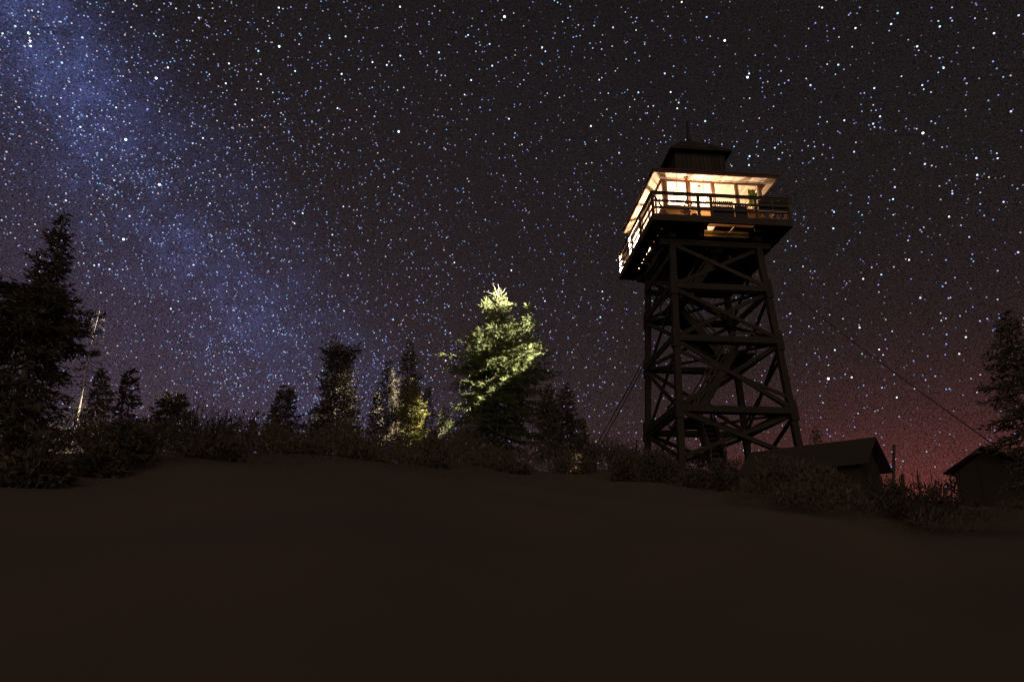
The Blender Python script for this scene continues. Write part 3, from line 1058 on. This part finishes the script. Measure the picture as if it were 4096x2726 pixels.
a, b = at(2015, 1004, 20.0), at(1726, 1041, 22.6)
b = np.array([b[0], b[1], a[2]])
cabin('shed', a, b, 1.05, .78, .3, 'low dark shed with a gable roof at the tower foot', float(gz(a[0], 20.5)) - .1, M['shedwall'], M['tar'])
a = at(2259, 1024, 24.0)
b = at(2375, 1070, 26.8)
b = np.array([b[0], b[1], a[2]])
cabin('shed', a, b, 1.3, .72, .35, 'small dark hut with a peaked gable beside the right spruce', float(gz(a[0], 24.5)) - .1, M['shedwall'], M['tar'])

# posts and stakes standing between the sheds
for (x0, y0, x1, y1, r0, Y, kind, lab) in (
        (2056, 1100, 2057, 1022, .045, 21, 'fence_post', 'tall straight post standing at the eave of the larger shed'),
        (2080, 1140, 2076, 1090, .055, 22, 'fence_post', 'short thick post just right of the tall straight post'),
        (2117, 1140, 2110, 1081, .05, 23, 'dead_sapling', 'thick leaning dead stem between the two sheds'),
        (2148, 1140, 2140, 1078, .018, 24, 'dead_sapling', 'thin tall dead stem halfway between the two sheds'),
        (2190, 1142, 2186, 1089, .03, 24, 'fence_post', 'slender post under the left eave of the small hut'),
        (2102, 1140, 2090, 1096, .015, 23, 'dead_sapling', 'thin slanted dead stem left of the thick leaning one'),
        (2104, 1140, 2100, 1092, .02, 25, 'dead_sapling', 'faint upright dead stem crossing the thin slanted one'),
        (1463, 1040, 1465, 1012, .04, 36, 'fence_post', 'short post in the brush left of the tower legs'),
        (1424, 1040, 1418, 1008, .015, 36, 'dead_sapling', 'thin dead stem in the brush left of the short post')):
    p, q = at(x0, y0, Y), at(x1, y1, Y)
    z0 = float(gz(p[0], Y)) - .2
    t = (p[2] - z0) / (q[2] - p[2])
    base = p - (q - p) * t
    o = empty(kind, base)
    tag(o, lab, 'post' if kind == 'fence_post' else 'sapling', 'posts and dead stems on the skyline')
    d = Vector(q - base)
    if kind == 'fence_post':
        MB().tube([(0, 0, 0), d * .5, d * .985, d], [r0 * 1.05, r0, r0, r0 * .8], 8).build('post', M['twig'], o)
    else:
        MB().tube([(0, 0, 0), d * .4 + Vector((.03, 0, 0)), d * .75, d], [r0, r0 * .9, r0 * .7, r0 * .35], 6).tube([d * .6, d * .75 + Vector((-.12, .05, .05))], [r0 * .3, .004], 4).build('stem', M['twig'], o)

# ------------------------------------------------------------------ trees
def sprigs_to_quads(P, Dv, Ln, Wd, rg):
    n = len(P)
    r = rg.normal(size=(n, 3))
    s = np.cross(Dv, r)
    s /= np.linalg.norm(s, axis=1)[:, None] + 1e-9
    t = np.cross(Dv, s)
    out = []
    for side in (s, t):
        mid = P + Dv * (Ln * .45)[:, None]
        out.append(np.stack([P, mid + side * Wd[:, None], P + Dv * Ln[:, None], mid - side * Wd[:, None]], 1))
    return np.concatenate(out)


def grow(rg, base, ztop, radius, zlow, dens=1.0, size=1.0, droop=.25, bare=0.0):
    """branches of a conifer: radius(z) -> (left, right); returns sprig arrays and limb polylines"""
    P, Dv, Ln, Wd, limbs = [], [], [], [], []
    z = ztop - .06
    az = rg.random() * 6.28
    Ht = ztop - zlow
    while z > zlow:
        t = (ztop - z) / Ht
        l, r = radius(z)
        for _ in range(2 if t > .08 else 1):
            az += 2.399 + rg.normal() * .35
            ca = math.cos(az)
            rad = (l * (1 - ca) / 2 + r * (1 + ca) / 2) if abs(ca) > .3 else .9 * (l + r) / 2
            rad = max(rad, .05) * (rg.uniform(.55, 1.0) if rg.random() < .55 else rg.uniform(.95, 1.16))
            tipz = z + rg.normal() * .04
            rise = (.55 - 1.05 * min(t * 1.6, 1)) * rad * .6           # young shoots rise, old ones sag
            p0 = np.array([base[0], base[1], tipz - rise])
            dh = np.array([ca, math.sin(az), 0])
            nseg = 6
            pts = []
            for k in range(nseg + 1):
                q = k / nseg
                pts.append(p0 + dh * rad * q + np.array([0, 0, rise * q + droop * rad * (q * q - q) * 1.2]))
            pts = np.array(pts)
            limbs.append((pts, max(.006, .016 * rad + .004)))
            if rg.random() < bare:
                continue
            sp = .075 * size / dens
            m = max(3, int(rad / sp))
            side = np.array([-dh[1], dh[0], 0])
            for k in range(m):
                q = .12 + .88 * (k + rg.random()) / m
                i = min(int(q * nseg), nseg - 1)
                c = pts[i] + (pts[i + 1] - pts[i]) * (q * nseg - i)
                ax = pts[i + 1] - pts[i]
                ax = ax / np.linalg.norm(ax)
                sgn = 1 if rg.random() < .5 else -1
                ll = (.10 + .42 * rad * (1 - q) ** .8) * rg.uniform(.5, 1.1)
                td = ax * .75 + side * sgn * .8 + np.array([0, 0, rg.normal() * .22 - .10])
                td /= np.linalg.norm(td)
                ns = max(1, int(ll / (.085 * size)))
                for j in range(ns):
                    cc_ = c + td * ll * (j / ns)
                    dd = td + rg.normal(size=3) * .42
                    P.append(cc_)
                    Dv.append(dd / np.linalg.norm(dd))
                    Ln.append(rg.uniform(.14, .25) * size)
                    Wd.append(rg.uniform(.022, .042) * size)
            for j in range(2):                                           # leading tip of the branch
                P.append(pts[-1] - dh * .05)
                dd = dh + np.array([0, 0, .25]) + rg.normal(size=3) * .25
                Dv.append(dd / np.linalg.norm(dd))
                Ln.append(.17 * size)
                Wd.append(.022 * size)
        z -= (.045 + .055 * t) / dens * max(size, .8)
    return P, Dv, Ln, Wd, limbs


def conifer(name, label, prof, Y, top, m='needle_dark', seed=1, dens=1.0, size=1.0, droop=.25, bare=0.0, extra=None, slim=1.0, trunk_m='bark', limb_m=None, cat='tree', group='conifers on the ridge', tr=.05, limb_tubes=False, thin_top=None):
    """prof: rows (y, left x, right x) of the outline in view pixels; stands vertically under its tip at distance Y"""
    rg = np.random.default_rng(seed)
    tip = at(top[0], top[1], Y)
    x0 = tip[0]
    zb = float(gz(x0, Y)) - .15
    hs, ls, rs = [], [], []
    for y, xl, xr in prof:
        z = at(top[0], y, Y)[2]
        px, py, mpp = proj((x0, Y, z))
        z = z + (py - y) * mpp
        px, py, mpp = proj((x0, Y, z))
        hs.append(z)
        ls.append(max(px - xl, 1) * mpp)
        rs.append(max(xr - px, 1) * mpp)
    hs, ls, rs = np.array(hs)[::-1], np.array(ls)[::-1], np.array(rs)[::-1]

    def radius(z):
        return np.interp(z, hs, ls), np.interp(z, hs, rs)
    o = empty(name, (x0, Y, zb))
    tag(o, label, cat, group)
    zl = max(zb + .4, hs[0] - .3)
    P, Dv, Ln, Wd, limbs = grow(rg, (x0, Y), tip[2], radius, zl, dens, size, droop, bare)
    if extra:
        for (ex, ey, elow, ehalf) in extra:                              # side leaders
            q = at(ex, ey, Y - .1)
            zlo = at(ex, elow, Y - .1)[2]
            mpp = proj(q)[2]
            hh = q[2] - zlo
            P2, D2, L2, W2, l2 = grow(rg, (q[0], q[1]), q[2], lambda z: ((ehalf * mpp * min(1, (q[2] - z) / hh * 1.4 + .15),) * 2), zlo, dens, size, .1)
            P += P2; Dv += D2; Ln += L2; Wd += W2
            limbs.append((np.array([[x0, Y, zlo - .5], [(x0 + q[0]) / 2, Y, zlo - .1], [q[0], q[1], zlo + .2], [q[0], q[1], q[2]]]), .03))
    off_ = np.array([x0, Y, zb])
    if P:
        Q = sprigs_to_quads(np.array(P), np.array(Dv), np.array(Ln) * slim ** -.5, np.array(Wd) * slim, rg)
        quads_obj('crown', Q - off_, M[m], o)
    Ht = tip[2] - zb
    mb = MB()
    tp = [(rg.normal() * .015 * Ht * .3, rg.normal() * .02, Ht * q) for q in (.3, .6, .85)]
    mb.tube([(0, 0, -.2), (0, 0, Ht * .12), *tp, (0, 0, Ht)], [tr * 1.35, tr * 1.1, tr * .85, tr * .55, tr * .28, .008], 8)
    nf = len(mb.f)
    for pts, r in limbs:
        if limb_tubes or rg.random() < .5:
            pp = pts[::2] if len(pts) > 4 else pts
            mb.tube([tuple(p - off_) for p in pp], [r * (1 - .25 * k) for k in range(len(pp))], 4)
    tk = mb.build('trunk', M[trunk_m], o)                                # the stem with its limbs
    if limb_m:
        tk.data.materials.append(M[limb_m])
        tk.data.polygons.foreach_set('material_index', [0] * nf + [1] * (len(mb.f) - nf))
    return o


conifer('fir_tree', 'large black ragged fir with a bent narrow top at the left edge',
        [(490, 148, 152), (520, 128, 162), (550, 108, 168), (575, 118, 160), (595, 72, 163), (622, 76, 150), (640, 90, 145), (652, -20, 150), (680, -40, 190), (695, -60, 226), (715, -60, 238), (745, -60, 212), (780, -60, 196), (820, -60, 165), (900, -60, 150), (1000, -60, 165), (1080, -60, 150)],
        13.5, (150, 490), seed=3, dens=1.25, size=.68, slim=.8, droop=.35, tr=.10)
conifer('dead_conifer', 'slim half dead conifer with a pale lit bare trunk at left',
        [(715, 226, 232), (740, 212, 244), (790, 196, 242), (850, 160, 240), (910, 135, 245), (960, 130, 235), (1000, 130, 230)],
        29, (229, 715), seed=5, dens=.34, size=.8, bare=.45, trunk_m='deadwood', limb_m='twig', tr=.075, limb_tubes=True)
conifer('spruce_tree', 'narrow black spruce spire standing alone beside the pale dead conifer',
        [(842, 299, 304), (862, 290, 311), (900, 282, 316), (945, 274, 322), (990, 264, 334), (1040, 260, 340)], 15.5, (301, 842), seed=6, dens=1.1, size=.7, tr=.05)
conifer('spruce_tree', 'short bushy black spruce with a double tip left of the bare shrubs',
        [(897, 388, 398), (915, 368, 432), (950, 360, 440), (990, 352, 448), (1040, 345, 455)], 22, (394, 897), seed=7, dens=1.2, size=.8, extra=[(422, 905, 950, 14)], tr=.05)
conifer('spruce_tree', 'very small dark spruce low among the arching bare shrubs',
        [(962, 578, 583), (985, 570, 592), (1010, 562, 600), (1060, 560, 605)], 24, (580, 962), seed=8, size=.7, tr=.03)
conifer('spruce_tree', 'dark pointed spruce with twin tips in the gap left of centre',
        [(884, 650, 656), (905, 640, 680), (935, 628, 686), (970, 618, 700), (1005, 606, 712), (1050, 600, 715)], 24, (653, 884), seed=9, dens=1.15, size=.75, extra=[(671, 890, 930, 9)], tr=.05)
conifer('spruce_tree', 'tall black flat topped spruce with layered boughs left of the lit trees',
        [(780, 780, 792), (788, 744, 830), (805, 738, 822), (830, 752, 812), (850, 742, 818), (872, 735, 822), (880, 724, 816), (905, 730, 832), (930, 722, 820), (950, 716, 835), (985, 700, 850), (1030, 690, 860), (1060, 690, 860)],
        24, (785, 780), seed=10, dens=1.25, size=.85, droop=.4, tr=.08)
conifer('spruce_tree', 'dark spruce spire just left of the small yellow lit tree',
        [(830, 892, 898), (860, 880, 910), (900, 870, 920), (950, 862, 930), (1010, 850, 940)], 52, (895, 830), seed=11, size=1.5, tr=.12)
conifer('spruce_tree', 'tall thin dark spruce rising behind the small yellow lit tree',
        [(786, 940, 945), (815, 926, 958), (850, 916, 970), (900, 908, 978), (960, 900, 990), (1010, 895, 1000)], 55, (942, 786), seed=12, size=1.6, tr=.14)
conifer('spruce_tree', 'faint distant spruce tip between the two lit trees',
        [(890, 983, 987), (920, 976, 995), (960, 970, 1002), (1010, 965, 1008)], 50, (985, 890), seed=13, size=1.4, tr=.1)
conifer('spruce_tree', 'small yellow lit spruce with a broken pale tip left of the fir',
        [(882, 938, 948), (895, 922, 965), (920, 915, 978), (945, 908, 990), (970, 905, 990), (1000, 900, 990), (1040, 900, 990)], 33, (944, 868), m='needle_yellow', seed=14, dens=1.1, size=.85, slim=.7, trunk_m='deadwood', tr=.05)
conifer('fir_tree', 'tall fir lit bright yellow green by the lookout lamp',
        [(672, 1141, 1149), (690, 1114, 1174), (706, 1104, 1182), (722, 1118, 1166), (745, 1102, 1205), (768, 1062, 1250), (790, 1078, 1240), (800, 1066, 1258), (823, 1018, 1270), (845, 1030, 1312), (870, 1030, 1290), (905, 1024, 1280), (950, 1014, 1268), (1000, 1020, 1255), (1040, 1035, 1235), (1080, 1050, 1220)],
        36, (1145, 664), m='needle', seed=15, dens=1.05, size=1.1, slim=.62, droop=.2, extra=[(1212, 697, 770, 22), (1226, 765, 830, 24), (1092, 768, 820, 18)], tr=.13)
conifer('spruce_tree', 'black spruce standing between the lit fir and the guy cables',
        [(884, 1299, 1305), (905, 1286, 1316), (945, 1272, 1330), (985, 1262, 1342), (1040, 1255, 1350)], 44, (1302, 884), seed=16, size=1.3, dens=1.1, tr=.10)
conifer('spruce_tree', 'black spruce with long level boughs at the right edge',
        [(705, 2308, 2314), (738, 2296, 2330), (752, 2280, 2356), (775, 2292, 2350), (800, 2268, 2390), (830, 2264, 2400), (858, 2248, 2420), (880, 2268, 2430), (905, 2272, 2440), (935, 2246, 2450), (950, 2280, 2450), (985, 2266, 2470), (1010, 2278, 2480), (1035, 2290, 2490), (1080, 2320, 2500)],
        13.5, (2310, 705), seed=17, dens=.95, size=.68, slim=.75, droop=.1, tr=.08)
conifer('spruce_tree', 'tiny dark spruce top showing over the larger shed roof',
        [(984, 1876, 1879), (998, 1866, 1888), (1010, 1862, 1892), (1025, 1855, 1900), (1060, 1850, 1905)], 34, (1877, 984), seed=18, size=.8, dens=.7, tr=.04)
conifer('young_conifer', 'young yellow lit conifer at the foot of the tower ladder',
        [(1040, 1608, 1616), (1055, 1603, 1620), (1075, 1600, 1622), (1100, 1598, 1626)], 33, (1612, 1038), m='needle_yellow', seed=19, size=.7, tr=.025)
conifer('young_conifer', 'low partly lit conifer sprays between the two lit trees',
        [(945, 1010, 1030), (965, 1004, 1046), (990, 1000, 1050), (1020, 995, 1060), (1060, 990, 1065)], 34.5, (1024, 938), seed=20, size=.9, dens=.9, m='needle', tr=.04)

for (px_, py_, hw_, Y_, sd, lab) in (
        (236, 845, 34, 25, 41, 'dark spruce just right of the pale dead conifer'),
        (738, 930, 34, 26, 42, 'low dark spruce tucked against the left side of the flat topped spruce'),
        (868, 900, 26, 27, 43, 'low dark spruce right of the flat topped spruce'),
        (905, 935, 26, 27, 44, 'small black spruce in front of the yellow lit one on its left'),
        (1000, 985, 34, 27, 45, 'squat black spruce below the partly lit sprays'),
        (1070, 965, 36, 33, 46, 'black spruce against the left foot of the lit fir'),
        (1262, 880, 40, 34, 47, 'black spruce against the right side of the lit fir'),
        (1340, 960, 30, 36, 48, 'low black spruce beside the feet of the guy cables'),
        (620, 985, 24, 25, 49, 'low black spruce left of the twin tipped spruce'),
        (440, 945, 28, 22, 50, 'low black spruce beside the bushy double tipped one')):
    conifer('spruce_tree', lab, [(py_ + 2, px_ - 3, px_ + 3), (py_ + 30, px_ - hw_ * .42, px_ + hw_ * .42), (py_ + 60, px_ - hw_ * .75, px_ + hw_ * .75), (py_ + 100, px_ - hw_, px_ + hw_), (py_ + 160, px_ - hw_ * 1.2, px_ + hw_ * 1.2)],
            Y_, (px_, py_), seed=sd, dens=1.1, size=.85, tr=.06)

# bleached twigs in the crown of the lit fir
tw_o = empty('dead_branch', at(1145, 676, 35.9))
tag(tw_o, 'pale bare twigs sticking up from the lit fir tip', 'dead branch')
mb = MB()
b0 = Vector(at(1145, 676, 35.9))
for (x, y, mx_, my) in ((1131, 651, 1139, 662), (1145, 650, 1148, 662), (1164, 662, 1157, 672), (1117, 670, 1128, 674)):
    mb.tube([(0, 0, -.1), Vector(at(mx_, my, 35.9)) - b0, Vector(at(x, y, 35.9)) - b0], [.014, .009, .004], 5)
mb.build('twig', M['deadwood'], tw_o)

# ------------------------------------------------------------------ shrubs: arching bare stems


def shrub(px, py_top, half, Y, n, label, seed, lean=0.0, leaves=0):
    rg = np.random.default_rng(seed)
    top = at(px, py_top, Y)
    x0 = top[0]
    zb = float(gz(x0, Y)) - .05
    mpp = proj((x0, Y, top[2]))[2]
    o = empty('bare_shrub', (x0, Y, zb))
    tag(o, label, 'shrub', 'bare shrubs on the skyline')
    Ht = top[2] - zb
    mb = MB()
    lv = []
    for i in range(n):
        h_ = Ht * rg.uniform(.55, 1.0)
        dx = (rg.uniform(-1, 1) + lean) * half * mpp
        dy = rg.normal() * .5
        s0 = rg.normal() * .12
        pts = []
        for k in range(6):
            q = k / 5
            pts.append((s0 + dx * q ** 1.6, dy * q, h_ * (1.12 * q - .12 * q ** 4 * (1 + abs(dx)))))
        mb.tube(pts, [.018 * (1 - .8 * k / 5) for k in range(6)], 4)
        for _ in range(4):
            q = rg.uniform(.35, .9)
            i_ = int(q * 5)
            a_ = Vector(pts[i_])
            e_ = a_ + Vector((rg.normal() * .22 + (.12 if dx > 0 else -.12), rg.normal() * .1, rg.uniform(.08, .35)))
            mb.tube([a_, (a_ + e_) / 2 + Vector((0, 0, .03)), e_], [.008, .006, .003], 3)
            lv.append(np.array(e_))
    mb.build('stem', M['twig'], o)
    if leaves:
        Pn = np.array(lv)[rg.choice(len(lv), leaves)] + rg.normal(size=(leaves, 3)) * .12
        Dn = rg.normal(size=(leaves, 3))
        Dn /= np.linalg.norm(Dn, axis=1)[:, None]
        quads_obj('foliage', sprigs_to_quads(Pn, Dn, rg.uniform(.05, .1, leaves), rg.uniform(.015, .03, leaves), rg), M['brush'], o)
    return o


shrub(345, 935, 45, 23, 26, 'low tangled bare shrub between the spire and the bushy spruce', 31, 0, 300)
shrub(465, 895, 50, 20.5, 24, 'tall fan of bare arching stems just right of the bushy spruce', 32, .1)
shrub(515, 925, 55, 20.0, 34, 'wide bare shrub with crossing stems in the middle of the left gap', 33, .25)
shrub(560, 975, 36, 21, 20, 'low bare shrub spreading beside the very small spruce', 34, .3)
shrub(1365, 985, 28, 36, 22, 'thin grassy shrub at the foot of the guy cables', 35, 0, 500)
shrub(1405, 1000, 26, 36, 22, 'bare shrub between the guy cables and the short post', 36, .1, 500)
shrub(1440, 1020, 22, 36, 18, 'lowest bare shrub beside the left tower leg', 37, 0, 500)
shrub(700, 925, 18, 25, 5, 'few long bent stems leaning between the twin tipped and flat topped spruces', 38, .8)

# round leafy bushes on the crest
for (px_, py_, hw_, Y_, sd, lab) in (
        (1508, 1026, 62, 24.5, 61, 'broad dark bush hiding the feet of the left tower legs'),
        (1440, 1028, 40, 25.5, 62, 'dark bush left of the tower legs under the short post'),
        (1655, 1049, 40, 22.5, 63, 'low rounded dark bush between the ladder foot and the larger shed'),
        (1590, 1072, 40, 23.0, 64, 'lowest dark bush right under the tower ladder'),
        (1150, 1062, 90, 28.0, 65, 'wide dark bush at the foot of the lit fir'),
        (985, 1000, 60, 23.0, 66, 'dark bush under the small yellow lit spruce'),
        (500, 1002, 70, 18.5, 67, 'broad dark bush below the wide bare shrub'),
        (300, 985, 70, 17.0, 68, 'dark bush below the narrow black spire'),
        (1318, 1036, 55, 33.0, 70, 'dark bush added to block lamplight where the two guy cables meet the hill'),  # added to block a lamplit patch on the crest
        (245, 1012, 66, 14.6, 71, 'near dark bush at the foot of the narrow black spire'),
        (90, 1030, 90, 12.6, 72, 'broad dark bush at the foot of the large ragged fir'),
        (690, 1012, 60, 21.5, 73, 'dark bush under the twin tipped spruce'),
        (830, 1010, 64, 22.0, 74, 'dark bush under the flat topped spruce'),
        (2048, 1100, 26, 19.5, 69, 'small dark bush at the right wall of the larger shed')):
    rg = np.random.default_rng(sd)
    tp = at(px_, py_, Y_)
    zb = float(gz(tp[0], Y_)) - .05
    mpp = proj(tp)[2]
    rx, ht = hw_ * mpp, max(tp[2] - zb, .5)
    o = empty('round_bush', (tp[0], Y_, zb))
    tag(o, lab, 'bush', 'dark bushes on the crest')
    k = int(2600 + 1800 * rx * ht)
    u = rg.normal(size=(k, 3))
    u /= np.linalg.norm(u, axis=1)[:, None]
    u[:, 2] = np.abs(u[:, 2])
    rr_ = rg.random(k) ** .45 * (.86 + .14 * np.sin(u[:, 0] * 9 + sd) * np.sin(u[:, 2] * 7 + u[:, 1] * 5))
    Pq = u * rr_[:, None] * np.array([rx, rx * .7, ht * .96])
    Dq = u * .8 + rg.normal(size=(k, 3)) * .6
    Dq /= np.linalg.norm(Dq, axis=1)[:, None]
    quads_obj('foliage', sprigs_to_quads(Pq, Dq, rg.uniform(.08, .2, k), rg.uniform(.015, .04, k), rg), M['brush'], o)
    mb = MB()
    for _ in range(9):
        e_ = np.array([rg.uniform(-.8, .8) * rx, rg.uniform(-.5, .5) * rx, ht * rg.uniform(.7, 1.08)])
        mb.tube([(e_[0] * .1, e_[1] * .1, -.1), (e_[0] * .6, e_[1] * .6, e_[2] * .55), tuple(e_)], [.022, .014, .004], 4)
    mb.build('stem', M['twig'], o)

# undergrowth along the crest
rg = np.random.default_rng(77)
n = 60000
aa = rg.uniform(-.72, .78, n)
Dd = crest_at(aa)
yy = Dd * (1 - .5 * rg.random(n) ** 2.5) + rg.uniform(0, 3, n)
xx = aa * yy
clump = .5 + .5 * np.sin(xx * 1.7 + np.sin(yy * .9) * 2) * np.sin(yy * .8 + 1.1 * np.sin(xx * .6))
hh = rg.random(n) ** 1.4 * (.25 + .75 * clump) * np.interp(aa, [-.7, -.45, -.2, 0, .15, .3, .5, .6, .8], [1.5, 1.3, 1.3, 1.6, 1.9, 1.0, .4, .18, .5])
hh *= .12 + .88 * sstep(.62, .95, yy / Dd)
Pn = np.stack([xx, yy, gz(xx, yy) + hh], 1)
for bx0, bx1, by0, by1, bh, k in ((5.5, 10.6, 14.0, 18.6, 1.1, 11000), (10.4, 20, 17.5, 22.6, .35, 7000)):   # taller brush before the sheds
    qx, qy = rg.uniform(bx0, bx1, k), by1 - (by1 - by0) * rg.random(k) ** 1.4 * (.75 + .25 * rg.random(k))
    qh = rg.random(k) ** 1.2 * bh * (.55 + .45 * np.sin(qx * 2.1 + 2 * np.sin(qy)))
    Pn = np.concatenate([Pn, np.stack([qx, qy, gz(qx, qy) + qh * sstep(by0, by0 + 2.6, qy)], 1)])
n = len(Pn)
hs_ = np.concatenate([np.clip(hh / .5, .18, 1), np.clip((Pn[len(hh):, 2] - gz(Pn[len(hh):, 0], Pn[len(hh):, 1])) / .4, .15, 1)])
Dn = rg.normal(size=(n, 3)) * .6 + np.array([0, 0, .7])
Dn /= np.linalg.norm(Dn, axis=1)[:, None]
ug = quads_obj('undergrowth', sprigs_to_quads(Pn, Dn, rg.uniform(.10, .26, n) * hs_, rg.uniform(.010, .028, n) * hs_, rg), M['brush'])
tag(ug, 'dark low brush covering the crest of the hill', 'undergrowth', kind='stuff')
